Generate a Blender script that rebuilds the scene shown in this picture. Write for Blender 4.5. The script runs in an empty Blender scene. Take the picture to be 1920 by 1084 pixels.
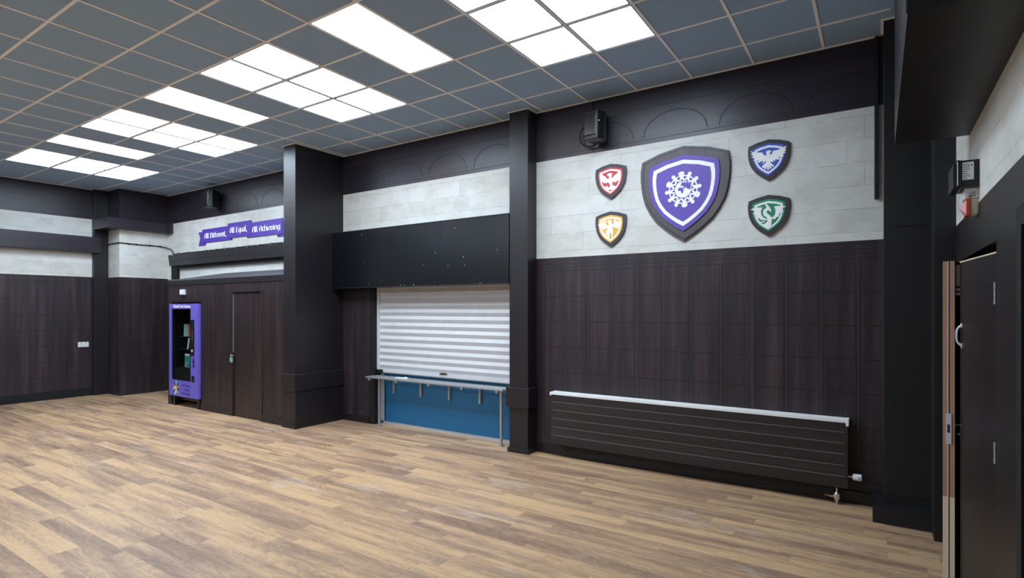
import bpy, bmesh, math, random
from mathutils import Vector, Matrix
from mathutils.geometry import tessellate_polygon
random.seed(7)
PI = math.pi
SC = bpy.context.scene
COL = SC.collection

# ---------------------------------------------------------------- camera, world, exposure
CAM_H = 1.765
cd = bpy.data.cameras.new('camera'); cam = bpy.data.objects.new('camera', cd); COL.objects.link(cam)
cam.location = (0, 0, CAM_H); cam.rotation_euler = (PI/2, 0, math.radians(33.415))
cd.sensor_width = 36; cd.lens = 1042.2*36/1920; cd.shift_y = (578.44-542)/1920; cd.clip_start = 0.02
SC.camera = cam
W = bpy.data.worlds.new('world'); SC.world = W; W.use_nodes = True
W.node_tree.nodes['Background'].inputs[0].default_value = (0.8, 0.85, 1, 1)
W.node_tree.nodes['Background'].inputs[1].default_value = 0.05
SC.view_settings.view_transform = 'Standard'; SC.view_settings.look = 'None'
SC.view_settings.exposure = 0.84; SC.view_settings.gamma = 1.0; SC.view_settings.use_curve_mapping = False
LED_POWER = 9.0; SKY_POWER = 9.0

# ---------------------------------------------------------------- materials
def s2l(c): return tuple(((x/255)/12.92 if x/255 <= .04045 else ((x/255+.055)/1.055)**2.4) for x in c)
class N:
    def __init__(s, name):
        s.m = bpy.data.materials.new(name); s.m.use_nodes = True; s.t = s.m.node_tree
        s.b = s.t.nodes['Principled BSDF']
    def n(s, kind, **k):
        o = s.t.nodes.new(kind)
        for a, v in k.items(): setattr(o, a, v)
        return o
    def l(s, a, b): s.t.links.new(a, b)
    def setv(s, node, name, v):
        if hasattr(v, 'links') or hasattr(v, 'is_linked'): s.l(v, node.inputs[name])
        else: node.inputs[name].default_value = v
    def math(s, op, a, b=0.0, c=0.0):
        o = s.n('ShaderNodeMath', operation=op)
        for i, v in enumerate((a, b, c)): s.setv(o, i, v)
        return o.outputs[0]
    def pos(s):
        return s.n('ShaderNodeNewGeometry').outputs['Position']
    def xyz(s, v=None):
        o = s.n('ShaderNodeSeparateXYZ'); s.l(v or s.pos(), o.inputs[0]); return o.outputs
    def vec(s, x, y, z):
        o = s.n('ShaderNodeCombineXYZ')
        for i, v in enumerate((x, y, z)): s.setv(o, i, v)
        return o.outputs[0]
    def noise(s, v, scale=5, detail=3, rough=.5, dist=0):
        o = s.n('ShaderNodeTexNoise'); s.l(v, o.inputs['Vector'])
        o.inputs['Scale'].default_value = scale; o.inputs['Detail'].default_value = detail
        o.inputs['Roughness'].default_value = rough; o.inputs['Distortion'].default_value = dist
        return o.outputs['Fac']
    def ramp(s, f, stops):
        o = s.n('ShaderNodeValToRGB'); s.l(f, o.inputs[0]); e = o.color_ramp.elements
        while len(e) < len(stops): e.new(.5)
        for el, (p, c) in zip(e, stops): el.position = p; el.color = (*c, 1)
        return o.outputs[0]
    def mix(s, f, a, b, mode='MIX'):
        o = s.n('ShaderNodeMix', data_type='RGBA', blend_type=mode)
        s.setv(o, 0, f)
        for i, v in ((6, a), (7, b)):
            if isinstance(v, tuple): v = (*v, 1)
            s.setv(o, i, v)
        return o.outputs[2]
    def color(s, v):
        if isinstance(v, tuple): s.b.inputs['Base Color'].default_value = (*v, 1)
        else: s.l(v, s.b.inputs['Base Color'])
    def bump(s, h, strength=.2, dist=.01):
        o = s.n('ShaderNodeBump'); o.inputs['Strength'].default_value = strength; o.inputs['Distance'].default_value = dist
        s.l(h, o.inputs['Height']); s.l(o.outputs[0], s.b.inputs['Normal'])

def plain(name, rgb, rough=.5, metal=0.0, var=.06, spec=.5):
    a = N(name); c = s2l(rgb)
    f = a.noise(a.pos(), 6, 3)
    a.color(a.mix(f, tuple(x*(1-var) for x in c), tuple(min(1, x*(1+var)) for x in c)))
    a.b.inputs['Roughness'].default_value = rough; a.b.inputs['Metallic'].default_value = metal
    a.b.inputs['Specular IOR Level'].default_value = spec
    return a.m

def wood(name, dark, mid, light, vertical=True, rough=.42):
    a = N(name); x = a.xyz()
    u = a.math('ADD', x[0], a.math('MULTIPLY', x[1], 1.0))
    if vertical:
        v1 = a.vec(a.math('MULTIPLY', u, 9), 0, a.math('MULTIPLY', x[2], .55))
        v2 = a.vec(a.math('MULTIPLY', u, 90), 0, a.math('MULTIPLY', x[2], 2.2))
    else:
        v1 = a.vec(a.math('MULTIPLY', u, .5), 0, a.math('MULTIPLY', x[2], 9))
        v2 = a.vec(a.math('MULTIPLY', u, 2.2), 0, a.math('MULTIPLY', x[2], 90))
    n1 = a.noise(v1, 1.0, 3, .55, .3); n2 = a.noise(v2, 1.0, 3, .6)
    f = a.math('ADD', a.math('MULTIPLY', n1, .75), a.math('MULTIPLY', n2, .32))
    a.color(a.ramp(f, [(.36, s2l(dark)), (.54, s2l(mid)), (.74, s2l(light))]))
    a.b.inputs['Roughness'].default_value = rough
    a.bump(n2, .05, .002)
    return a.m

def stone(name):
    a = N(name); x = a.xyz()
    u = a.math('ADD', x[0], x[1])
    v = a.vec(u, a.math('SUBTRACT', x[2], 2.455), 0)
    wob = a.noise(v, 3.5, 3); w2 = a.math('MULTIPLY', a.math('SUBTRACT', wob, .5), .018)
    vv = a.vec(a.math('ADD', u, w2), a.math('ADD', a.math('SUBTRACT', x[2], 2.455), w2), 0)
    br = a.n('ShaderNodeTexBrick', offset=.41, offset_frequency=3, squash=1.35, squash_frequency=2)
    a.l(vv, br.inputs['Vector'])
    for k, val in (('Scale', 1.0), ('Mortar Size', .0022), ('Mortar Smooth', .35), ('Bias', 0.0), ('Brick Width', .86), ('Row Height', .21)):
        br.inputs[k].default_value = val
    br.inputs['Color1'].default_value = (*s2l((206, 207, 203)), 1); br.inputs['Color2'].default_value = (*s2l((221, 223, 222)), 1)
    br.inputs['Mortar'].default_value = (*s2l((138, 132, 124)), 1)
    brk = a.ramp(a.noise(v, 4.0, 4, .65), [(.40, (0, 0, 0)), (.52, (1, 1, 1))])
    plainc = a.ramp(a.noise(v, 1.7, 4, .6), [(.3, s2l((204, 204, 196))), (.7, s2l((224, 227, 227)))])
    c = a.mix(a.math('MULTIPLY', brk, .75), plainc, br.outputs['Color'])
    clouds = a.ramp(a.noise(a.vec(a.math('MULTIPLY', u, 1.2), a.math('MULTIPLY', x[2], 2.0), 3), 2.6, 5, .62),
                    [(.32, (.82, .80, .77)), (.55, (1, 1, 1)), (.75, (.93, .95, .97))])
    c = a.mix(.7, c, clouds, 'MULTIPLY')
    fine = a.noise(v, 60, 3, .7); patch = a.noise(v, 2.3, 2)
    pit = a.math('MULTIPLY', a.math('GREATER_THAN', fine, .66), a.math('GREATER_THAN', patch, .56))
    c = a.mix(a.math('MULTIPLY', pit, .7), c, s2l((140, 130, 116)))
    a.color(c); a.b.inputs['Roughness'].default_value = .65
    return a.m

def floor_mat():
    a = N('vinyl_plank_floor'); x = a.xyz()
    PW, PL = .152, 1.22
    yy = a.math('DIVIDE', x[1], PW); row = a.math('FLOOR', yy)
    wn = a.n('ShaderNodeTexWhiteNoise', noise_dimensions='1D'); a.l(row, wn.inputs['W'])
    xx = a.math('ADD', a.math('DIVIDE', x[0], PL), a.math('MULTIPLY', wn.outputs['Value'], 7.31))
    colm = a.math('FLOOR', xx)
    w2 = a.n('ShaderNodeTexWhiteNoise', noise_dimensions='2D'); a.l(a.vec(row, colm, 0), w2.inputs['Vector'])
    r = w2.outputs['Value']; rc = a.xyz(w2.outputs['Color'])
    ox = a.math('MULTIPLY', rc[1], 40); oy = a.math('MULTIPLY', rc[2], 40)
    # figured grain
    gx = a.math('ADD', a.math('MULTIPLY', x[0], 1.7), ox); gy = a.math('ADD', a.math('MULTIPLY', x[1], 8.0), oy)
    n1 = a.noise(a.vec(gx, gy, 0), 1.0, 4, .55, 1.1)
    bands = a.math('SINE', a.math('MULTIPLY', n1, 46)); bands = a.math('MULTIPLY_ADD', bands, .5, .5)
    n2 = a.noise(a.vec(a.math('MULTIPLY', x[0], 5), a.math('MULTIPLY', x[1], 120), oy), 1.0, 3, .6)
    n3 = a.noise(a.vec(a.math('ADD', a.math('MULTIPLY', x[0], .75), ox), a.math('ADD', a.math('MULTIPLY', x[1], 7.5), oy), 0), 1.0, 2)
    tone = a.math('ADD', a.math('MULTIPLY', r, .30), a.math('MULTIPLY', a.math('SUBTRACT', n3, .18), 1.35))
    base = a.ramp(tone, [(.28, s2l((150, 119, 99))), (.46, s2l((176, 144, 119))), (.62, s2l((200, 164, 129))), (.78, s2l((220, 182, 139)))])
    grainf = a.math('MULTIPLY', a.math('MULTIPLY', bands, a.math('SUBTRACT', 1.12, tone)), .56)
    c = a.mix(grainf, base, s2l((98, 72, 56)))
    c = a.mix(a.math('MULTIPLY', n2, .42), c, s2l((158, 126, 99)))
    # scuffs of pale dust
    sc = a.noise(a.vec(a.math('MULTIPLY', x[0], .8), a.math('MULTIPLY', x[1], 1.6), 9), 1.4, 6, .72, .6)
    band = a.math('LESS_THAN', a.math('ABSOLUTE', a.math('SUBTRACT', x[1], 4.2)), 1.6)
    sm = a.math('MULTIPLY', a.ramp(sc, [(.56, (0, 0, 0)), (.72, (1, 1, 1))]), a.math('MULTIPLY', band, .38))
    c = a.mix(sm, c, s2l((214, 206, 202)))
    # joints
    fy = a.math('ABSOLUTE', a.math('SUBTRACT', a.math('FRACT', yy), .5)); fx = a.math('ABSOLUTE', a.math('SUBTRACT', a.math('FRACT', xx), .5))
    j = a.math('MAXIMUM', a.math('GREATER_THAN', fy, .5-.0012/PW), a.math('GREATER_THAN', fx, .5-.0012/PL))
    c = a.mix(a.math('MULTIPLY', j, .45), c, s2l((92, 72, 56)))
    a.color(c)
    rr = a.math('MULTIPLY_ADD', n2, .12, .40); a.l(rr, a.b.inputs['Roughness'])
    a.b.inputs['Specular IOR Level'].default_value = .45
    a.bump(a.math('ADD', n2, a.math('MULTIPLY', j, -1)), .06, .002)
    return a.m

def emis(name, rgb, strength, clouds=False):
    a = N(name); e = a.n('ShaderNodeEmission'); e.inputs[1].default_value = strength
    if clouds:
        f = a.noise(a.pos(), 1.6, 5, .55)
        a.l(a.ramp(f, [(.35, (.58, .80, 1.0)), (.6, (.80, .90, 1.0)), (.8, (.92, .96, 1))]), e.inputs[0])
    else: e.inputs[0].default_value = (*rgb, 1)
    a.l(e.outputs[0], a.t.nodes['Material Output'].inputs[0]); return a.m

def glass_mat():
    a = N('cabinet_glass'); a.b.inputs['Base Color'].default_value = (.75, .8, .82, 1)
    a.b.inputs['Roughness'].default_value = .03; a.b.inputs['Transmission Weight'].default_value = 1.0
    a.b.inputs['IOR'].default_value = 1.01
    return a.m

M = {}
M['floor'] = floor_mat()
M['stone'] = stone('stone_block_wallpaper')
M['wood'] = wood('dark_wood_panelling', (34, 28, 34), (48, 40, 47), (74, 60, 63))
M['woodh'] = wood('dark_wood_frieze', (35, 30, 41), (41, 35, 46), (52, 45, 56), False, .38)
M['woodc'] = wood('dark_wood_cupboard', (32, 25, 28), (43, 34, 37), (66, 50, 50))
M['woodd'] = wood('black_brown_door_wood', (21, 17, 20), (26, 22, 24), (36, 30, 31))  # darker copy of the panelling, weaker light on the right put into its colour
M['woodr'] = wood('dark_wood_radiator_film', (34, 30, 33), (42, 37, 40), (54, 47, 49), False, .40)
M['line'] = plain('panel_moulding_line', (24, 20, 25), .5)
M['line2'] = plain('panel_moulding_stile', (56, 47, 52), .45)
M['arch'] = plain('frieze_arch_line', (20, 18, 24), .55)
M['black'] = plain('satin_black_paint', (30, 27, 33), .40)
M['black2'] = plain('matt_black_brown_paint', (24, 23, 26), .5)
M['blackh'] = plain('gloss_black_paint', (12, 16, 22), .26)
M['pitch'] = plain('matt_black', (14, 14, 15), .7)
M['plastic'] = plain('black_plastic', (22, 24, 27), .35)
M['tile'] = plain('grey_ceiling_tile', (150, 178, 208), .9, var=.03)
M['tbar'] = plain('ceiling_grid_bar', (252, 250, 252), .5)
M['led'] = emis('led_diffuser', (1.0, .98, .96), LED_POWER)
M['sky'] = emis('sky_print_diffuser', (1, 1, 1), SKY_POWER, True)
M['whitep'] = plain('white_plastic', (232, 234, 238), .4)
M['whitem'] = plain('white_painted_metal', (228, 232, 240), .35)
M['cream'] = plain('cream_plastic', (214, 210, 196), .4)
M['alu'] = plain('shutter_aluminium', (224, 226, 230), .45, .15)
M['alud'] = plain('shutter_slot_grey', (198, 203, 212), .45, .25)  # shade of the lower lath halves in the colour; plain dull metal elsewhere
M['steel'] = plain('brushed_steel', (178, 180, 184), .38, .65)
M['chrome'] = plain('chrome', (220, 220, 224), .15, 1.0)
M['checker'] = plain('chequer_plate', (190, 194, 200), .28, .7)
M['brass'] = plain('brass', (190, 160, 90), .3, .9)
M['blue'] = plain('blue_painted_wall', (26, 104, 152), .5)
M['purple'] = plain('purple_panel', (98, 74, 176), .5)
M['rpurple'] = plain('ribbon_purple', (84, 56, 170), .5)
M['purpled'] = plain('dark_purple_fold', (52, 32, 108), .6)
M['vpurple'] = plain('purple_machine_paint', (112, 100, 206), .3)
M['white'] = plain('white_print', (250, 252, 255), .5)
M['board'] = wood('grey_wood_shield_board', (72, 66, 72), (84, 78, 84), (98, 90, 95), True, .5)
M['boardd'] = plain('dark_shield_board', (62, 58, 70), .5)
M['boardk'] = plain('black_brown_shield_board', (50, 44, 48), .5)
M['red'] = plain('red_shield', (196, 62, 70), .5)
M['yellow'] = plain('yellow_shield', (232, 180, 66), .5)
M['sblue'] = plain('blue_shield', (62, 88, 196), .5)
M['green'] = plain('green_shield', (36, 138, 98), .5)
M['timber'] = plain('varnished_door_edge', (176, 134, 112), .55)
M['timberl'] = plain('bare_door_edge', (226, 204, 174), .6)
M['orange'] = plain('orange_lens', (200, 78, 40), .2)
M['pinkl'] = plain('pale_beacon_tip', (226, 170, 176), .2)
M['ink'] = plain('grey_ink', (120, 122, 130), .6)
M['inkp'] = plain('dark_purple_ink', (60, 40, 120), .6)
M['glass'] = glass_mat()
M['teal'] = plain('teal_book_cover', (70, 170, 165), .5)
M['beige'] = plain('beige_book_cover', (190, 180, 160), .5)
M['multi'] = plain('pale_blue_book_cover', (170, 190, 214), .5)
M['redb'] = plain('red_book_cover', (190, 80, 60), .5)
M['paper'] = plain('crumpled_white_cloth', (220, 222, 226), .8)
M['pinkc'] = plain('pink_print', (226, 120, 150), .5)
M['limec'] = plain('lime_print', (210, 226, 110), .5)
M['padlock'] = plain('padlock_body', (170, 200, 200), .3, .4)
M['roof'] = plain('dark_grey_cover_board', (84, 82, 90), .5)

# ---------------------------------------------------------------- mesh helpers
class MB:
    def __init__(s): s.v = []; s.f = []; s.m = []; s.mats = []; s.sm = []
    def mi(s, mat):
        if mat not in s.mats: s.mats.append(mat)
        return s.mats.index(mat)
    def add(s, vs, fs, mat, smooth=False):
        o = len(s.v); s.v += [tuple(v) for v in vs]; k = s.mi(mat)
        for f in fs: s.f.append([i+o for i in f]); s.m.append(k); s.sm.append(smooth)
        return s
    def box(s, x0, x1, y0, y1, z0, z1, mat, bev=0):
        if x0 > x1: x0, x1 = x1, x0
        if y0 > y1: y0, y1 = y1, y0
        if z0 > z1: z0, z1 = z1, z0
        if bev:
            bm = bmesh.new()
            vs = [bm.verts.new(p) for p in [(x0,y0,z0),(x1,y0,z0),(x1,y1,z0),(x0,y1,z0),(x0,y0,z1),(x1,y0,z1),(x1,y1,z1),(x0,y1,z1)]]
            for q in [(0,3,2,1),(4,5,6,7),(0,1,5,4),(1,2,6,5),(2,3,7,6),(3,0,4,7)]: bm.faces.new([vs[i] for i in q])
            bmesh.ops.bevel(bm, geom=bm.edges[:], offset=bev, segments=2, affect='EDGES', profile=.6)
            bm.verts.index_update()
            s.add([v.co for v in bm.verts], [[v.index for v in f.verts] for f in bm.faces], mat); bm.free(); return s
        return s.add([(x0,y0,z0),(x1,y0,z0),(x1,y1,z0),(x0,y1,z0),(x0,y0,z1),(x1,y0,z1),(x1,y1,z1),(x0,y1,z1)],
              [(0,3,2,1),(4,5,6,7),(0,1,5,4),(1,2,6,5),(2,3,7,6),(3,0,4,7)], mat)
    def hull(s, pts, faces, mat): return s.add(pts, faces, mat)
    def prism(s, poly, y0, y1, mat):
        # polygon in (x, z), extruded from y0 (front) to y1
        n = len(poly)
        ar = sum(poly[i][0]*poly[(i+1) % n][1]-poly[(i+1) % n][0]*poly[i][1] for i in range(n))
        if ar < 0: poly = poly[::-1]
        tr = tessellate_polygon([[Vector((p[0], p[1], 0)) for p in poly]])
        vs = [(p[0], y0, p[1]) for p in poly]+[(p[0], y1, p[1]) for p in poly]
        fs = []
        for t in tr:
            a, b, c = [Vector((poly[i][0], poly[i][1])) for i in t]
            if (b-a).cross(c-a) < 0: t = (t[0], t[2], t[1])
            fs.append(tuple(t)); fs.append(tuple(i+n for i in reversed(t)))
        for i in range(n):
            j = (i+1) % n; fs.append((j, i, i+n, j+n))
        return s.add(vs, fs, mat)
    def ring(s, A, B, y0, y1, mat):
        # band between two outlines with the same number of points (x, z)
        n = len(A)
        vs = [(p[0], y0, p[1]) for p in A]+[(p[0], y0, p[1]) for p in B]+[(p[0], y1, p[1]) for p in A]+[(p[0], y1, p[1]) for p in B]
        fs = []
        for i in range(n):
            j = (i+1) % n
            fs += [(i, i+n, j+n, j), (i+2*n, j+2*n, j+3*n, i+3*n), (i, j, j+2*n, i+2*n), (i+n, i+3*n, j+3*n, j+n)]
        return s.add(vs, fs, mat)
    def tube(s, pts, r, mat, seg=10, caps=True):
        P = [Vector(p) for p in pts]; R = r if isinstance(r, (list, tuple)) else [r]*len(P)
        vs = []; fs = []; up = None
        for i, p in enumerate(P):
            t = (P[min(i+1, len(P)-1)]-P[max(i-1, 0)]).normalized()
            if up is None: up = t.orthogonal().normalized()
            up = (up-t*up.dot(t)).normalized(); w = t.cross(up)
            for k in range(seg):
                a = 2*PI*k/seg; vs.append(p+(up*math.cos(a)+w*math.sin(a))*R[i])
        for i in range(len(P)-1):
            for k in range(seg):
                k2 = (k+1) % seg; fs.append((i*seg+k, i*seg+k2, (i+1)*seg+k2, (i+1)*seg+k))
        if caps: fs.append(tuple(range(seg-1, -1, -1))); fs.append(tuple((len(P)-1)*seg+k for k in range(seg)))
        return s.add(vs, fs, mat, True)
    def disc(s, cx, cz, r, y0, y1, mat, n=24, sx=1.0):
        return s.prism([(cx+r*sx*math.cos(2*PI*k/n), cz+r*math.sin(2*PI*k/n)) for k in range(n)], y0, y1, mat)
    def build(s, name, parent=None, origin=None):
        vs = [Vector(v) for v in s.v]
        lo = [min(v[i] for v in vs) for i in range(3)]; hi = [max(v[i] for v in vs) for i in range(3)]
        o = Vector(origin) if origin else Vector(((lo[0]+hi[0])/2, (lo[1]+hi[1])/2, lo[2]))
        me = bpy.data.meshes.new(name); me.from_pydata([v-o for v in vs], [], s.f)
        for m in s.mats: me.materials.append(m)
        me.polygons.foreach_set('material_index', s.m); me.polygons.foreach_set('use_smooth', s.sm)
        me.update()
        if any(s.sm):
            try: me.set_sharp_from_angle(angle=math.radians(40))
            except Exception: pass
        ob = bpy.data.objects.new(name, me); COL.objects.link(ob)
        if parent:
            ob.parent = parent; ob.location = o-world_loc(parent)
        else: ob.location = o
        return ob
def world_loc(o):
    l = Vector(o.location)
    while o.parent: o = o.parent; l += Vector(o.location)
    return l
def tag(o, label, cat, group=None):
    o['label'] = label; o['category'] = cat
    if group: o['group'] = group
    return o
def struct(o): o['kind'] = 'structure'; return o
def thing(name, loc, label, cat, group=None):
    e = bpy.data.objects.new(name, None); e.empty_display_size = .1; e.location = loc; COL.objects.link(e)
    return tag(e, label, cat, group)
def text_mb(txt, size, x, y, z, mat, face='-Y', depth=.0012, sx=1.0, align='LEFT', shear=0.0, bold=0.0):
    c = bpy.data.curves.new('txt', 'FONT'); c.body = txt; c.size = size; c.extrude = depth/2; c.align_x = align; c.shear = shear
    c.resolution_u = 3; c.offset = bold*size
    o = bpy.data.objects.new('txt', c); COL.objects.link(o)
    dg = bpy.context.evaluated_depsgraph_get(); me = bpy.data.meshes.new_from_object(o.evaluated_get(dg))
    mb = MB(); vs = []
    for v in me.vertices:
        a, b, d = v.co
        if face == '-Y': vs.append((x+a*sx, y-d, z+b))
        else: vs.append((x-d, y-a*sx, z+b))          # facing -X
    mb.add(vs, [list(p.vertices) for p in me.polygons], mat)
    bpy.data.objects.remove(o); bpy.data.curves.remove(c)
    return mb

# ---------------------------------------------------------------- dimensions (metres, floor at z = 0)
YF = 5.911; XL = -13.37; XR = .482; YB = -5.6; ZC = 4.181
DADO = 2.378; ST = 3.570
GX = lambda i: (-4.7126+i)*.6
GY = lambda j: 3.584+.6107*j

# ---------------------------------------------------------------- floor and ceiling
struct(MB().box(XL-.2, 2.0, YB-.1, 6.3, -.1, 0, M['floor']).build('floor'))
struct(MB().box(XL-.2, XR+.15, YB-.1, 6.3, ZC+.002, ZC+.12, M['tile']).build('ceiling'))
g = MB()
LEDS = (-12, -7, -2)
for i in range(-14, 9):
    x = GX(i)
    if XL < x < .06: g.box(x-.012, x+.012, YB, YF, ZC-.006, ZC+.002, M['tbar'])
for j in range(-15, 4):
    y = GY(j)
    if y < YB: continue
    cuts = [XL]
    if j in (0, -10):                       # the long LED panels span two bays, so no bar crosses them
        for i in LEDS: cuts += [GX(i), GX(i+1)]
    cuts.append(.08)
    for a, b in zip(cuts[::2], cuts[1::2]): g.box(a, b, y-.012, y+.012, ZC-.0055, ZC+.002, M['tbar'])
g.box(XL, .05, YF-.022, YF, ZC-.008, ZC+.002, M['tbar']); g.box(XL, XL+.022, YB, YF, ZC-.008, ZC+.002, M['tbar'])
# angle trim that runs round the columns
for (x0, x1, y0) in ((-7.403, -7.12, 5.04), (-3.805, -3.54, 5.71), (.035, .12, 5.60)):
    g.box(x0-.022, x1+.022, y0-.022, y0, ZC-.008, ZC+.002, M['tbar'])
    g.box(x0-.022, x0, y0, YF, ZC-.008, ZC+.002, M['tbar']); g.box(x1, x1+.022, y0, YF, ZC-.008, ZC+.002, M['tbar'])
struct(g.build('trim_1'))

# ---------------------------------------------------------------- walls
def grid_lines(mb, horiz, a0, a1, depth_at, fixed, rows, groups, axis):
    """printed panelling: thin lines on the surface. axis 'x' runs along X at y=fixed, 'y' runs along Y at x=fixed"""
    def put(u0, u1, z0, z1, mat, d=.0012):
        if axis == 'x': mb.box(u0, u1, fixed-d, fixed+.001, z0, z1, mat)
        else: mb.box(fixed-.001, fixed+d, u0, u1, z0, z1, mat)
    for (u0, u1) in groups:
        u0c, u1c = max(u0, a0), min(u1, a1)
        if u1c-u0c < .05: continue
        if u0 >= a0: put(u0-.016, u0-.004, rows[-1], rows[0], M['line2'], .0008); put(u0-.004, u0+.003, rows[-1], rows[0], M['line'])
        if u1 <= a1: put(u1-.003, u1+.004, rows[-1], rows[0], M['line'])
        for z in rows: put(u0c, u1c, z-.005, z+.004, M['line'])
def panel_groups(start, lo, hi, pitch=1.194, w=.262, st=.0325):
    out = []; k0 = int((lo-start)/pitch)-2
    for k in range(k0, k0+int((hi-lo)/pitch)+5):
        b = start+k*pitch
        for q in range(4): out.append((b+q*(w+st), b+q*(w+st)+w))
    return out
ROWS = [2.216, 1.911, 1.608, 1.303, .998, .694, .39, .20]
# long wall with the shields
w = MB()
def band(x0, x1, y0=YF, y1=6.12, dado=True):
    if dado: w.box(x0, x1, y0, y1, 0, DADO, M['wood'])
    w.box(x0, x1, y0, y1, DADO, ST, M['stone']); w.box(x0, x1, y0, y1, ST, ZC+.02, M['woodh'])
band(XL, -6.515); band(-6.515, -3.66, dado=False); band(-3.66, .60)
w.box(-6.515, -3.66, YF, 6.12, 2.12, DADO, M['wood'])
gr = panel_groups(-3.413, -3.54, .05)
grid_lines(w, None, -3.5, .03, 0, YF, ROWS, gr, 'x')
grid_lines(w, None, -7.1, -6.52, 0, YF, ROWS, panel_groups(-3.413, -7.1, -6.5), 'x')
for z in (2.262, 2.30, 2.352): w.box(-3.53, .035, YF-.0014, YF+.001, z-.003, z+.003, M['line'])
for cx in (-.22, -1.02, -1.82, -2.62, -4.17, -4.97, -5.77, -6.53, -8.2, -9.0, -9.8, -10.6, -11.4, -12.2):
    A = []; B = []
    for k in range(25):
        t = PI*k/24; A.append((cx+.345*math.cos(t), 3.645+.252*math.sin(t))); B.append((cx+.334*math.cos(t), 3.645+.241*math.sin(t)))
    w.prism(A+B[::-1], YF-.0012, YF+.001, M['arch'])
for (x0, x1) in ((-3.52, .03), (-7.1, -3.83), (-12.7, -7.41)):
    w.box(x0, x1, YF-.0012, YF+.001, 3.965, 3.972, M['arch']); w.box(x0, x1, YF-.0012, YF+.001, 3.615, 3.620, M['arch'])
w.box(-2.774, -2.768, YF-.0014, YF+.001, 3.57, ZC, M['arch'])
struct(w.build('wall_front'))
# blue servery wall in the recess behind the shutter
struct(MB().box(-6.55, -3.6, 6.035, 6.16, 0, 2.2, M['blue']).build('wall_servery'))
# left wall
w = MB(); d2, s2 = 2.402, 3.576
w.box(XL-.2, XL, YB, 6.12, 0, d2, M['wood']); w.box(XL-.2, XL, YB, 6.12, d2, s2, M['stone']); w.box(XL-.2, XL, YB, 6.12, s2, ZC+.02, M['woodh'])
grid_lines(w, None, YB, 4.73, 0, XL, [2.26, 1.94, 1.637, 1.336, 1.035, .729, .44], panel_groups(3.472-.595, YB, 4.8), 'y')
for z in (2.374, 2.30, .325): w.box(XL-.001, XL+.0014, YB, 4.73, z-.004, z+.004, M['line'])
struct(w.build('wall_left'))
w = MB()
XA, YA = -12.775, 4.995
w.box(XL, XA, YA, YF, 0, 2.40, M['wood']); w.box(XL, XA, YA, YF, 2.40, 3.45, M['stone']); w.box(XL, XA, YA, YF, 3.45, ZC, M['woodh'])
grid_lines(w, None, YA, YF, 0, XA, [2.26, 1.94, 1.637, 1.336, 1.035, .729, .44], panel_groups(5.01, YA, YF), 'y')
w.box(XA-.001, XA+.0014, YA, YF, 2.32, 2.327, M['line'])
struct(w.build('wall_corner'))
# right wall with the double door opening (y 3.58 to 4.95, 2.10 high)
w = MB(); T = XR+.13; DY0, DY1, DH = 3.585, 4.95, 2.10
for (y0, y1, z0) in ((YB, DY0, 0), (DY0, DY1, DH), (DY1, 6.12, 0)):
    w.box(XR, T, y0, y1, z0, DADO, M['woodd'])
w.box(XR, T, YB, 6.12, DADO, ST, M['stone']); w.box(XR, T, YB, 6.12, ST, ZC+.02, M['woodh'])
struct(w.build('wall_right'))
# wall behind the camera
w = MB(); w.box(XL-.2, T, YB-.1, YB, 0, DADO, M['wood']); w.box(XL-.2, T, YB-.1, YB, DADO, ST, M['stone']); w.box(XL-.2, T, YB-.1, YB, ST, ZC+.02, M['woodh'])
grid_lines(w, None, XL, XR, 0, YB, ROWS, [], 'x')
struct(w.build('wall_back'))
# dark lobby beyond the double door
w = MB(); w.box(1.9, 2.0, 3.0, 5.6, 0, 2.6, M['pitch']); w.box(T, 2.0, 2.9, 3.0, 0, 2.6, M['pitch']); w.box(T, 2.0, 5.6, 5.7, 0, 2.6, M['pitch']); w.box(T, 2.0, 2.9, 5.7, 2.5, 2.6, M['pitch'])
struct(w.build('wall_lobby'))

# ---------------------------------------------------------------- baseboards
struct(MB().box(-3.54, -.043, YF-.022, YF, 0, .115, M['black'], .004).build('baseboard_front'))
struct(MB().box(-7.12, -6.515, YF-.02, YF, 0, .10, M['black'], .004).build('baseboard_servery'))
struct(MB().box(XL, XL+.02, YB, 4.737, 0, .16, M['pitch'], .003).box(XL, XL+.02, 4.993, YA, 0, .16, M['pitch']).build('baseboard_left'))
struct(MB().box(XR-.02, XR, YB, DY0-.05, 0, .14, M['black'], .003).build('baseboard_right'))

# ---------------------------------------------------------------- columns and beams
def column(n, x0, x1, y0, y1, z1, bandz, plinth, bx=.03, mat='black'):
    c = struct(MB().box(x0, x1, y0, y1, 0, z1, M[mat], .003).build('trim_%d' % n))
    if bandz:
        b = MB().box(x0-bx, x1+.022, y0-.024, y1, bandz[0], bandz[1], M['black'], .004)
        b.box(x0-bx, x1+.024, y0-.026, y1, bandz[1]-.006, bandz[1]+.002, M['line2'])
        b.build('band', c)
    if plinth: MB().box(x0-.02, x1+.02, y0-.022, y1, 0, plinth, M['black'], .006).build('plinth', c)
    return c
column(2, -7.403, -7.12, 5.04, YF, ZC, (.555, .797), .055)
column(3, -3.805, -3.537, 5.71, YF+.12, ZC, (.552, .795), .058, .04)
c = column(4, .035, .36, 5.60, YF, ZC, None, None, mat='black2')
MB().box(-.043, .355, 5.47, YF, 0, .145, M['black2'], .003).build('plinth', c)
MB().box(.105, .35, 5.596, 5.602, 2.444, 2.450, M['pitch']).build('joint', c)
MB().box(.10, .35, 5.596, 5.602, .215, .221, M['line']).build('joint', c)
struct(MB().box(.35, XR+.02, 5.28, YF, 0, ZC, M['black2'], .003).build('trim_5'))
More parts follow.
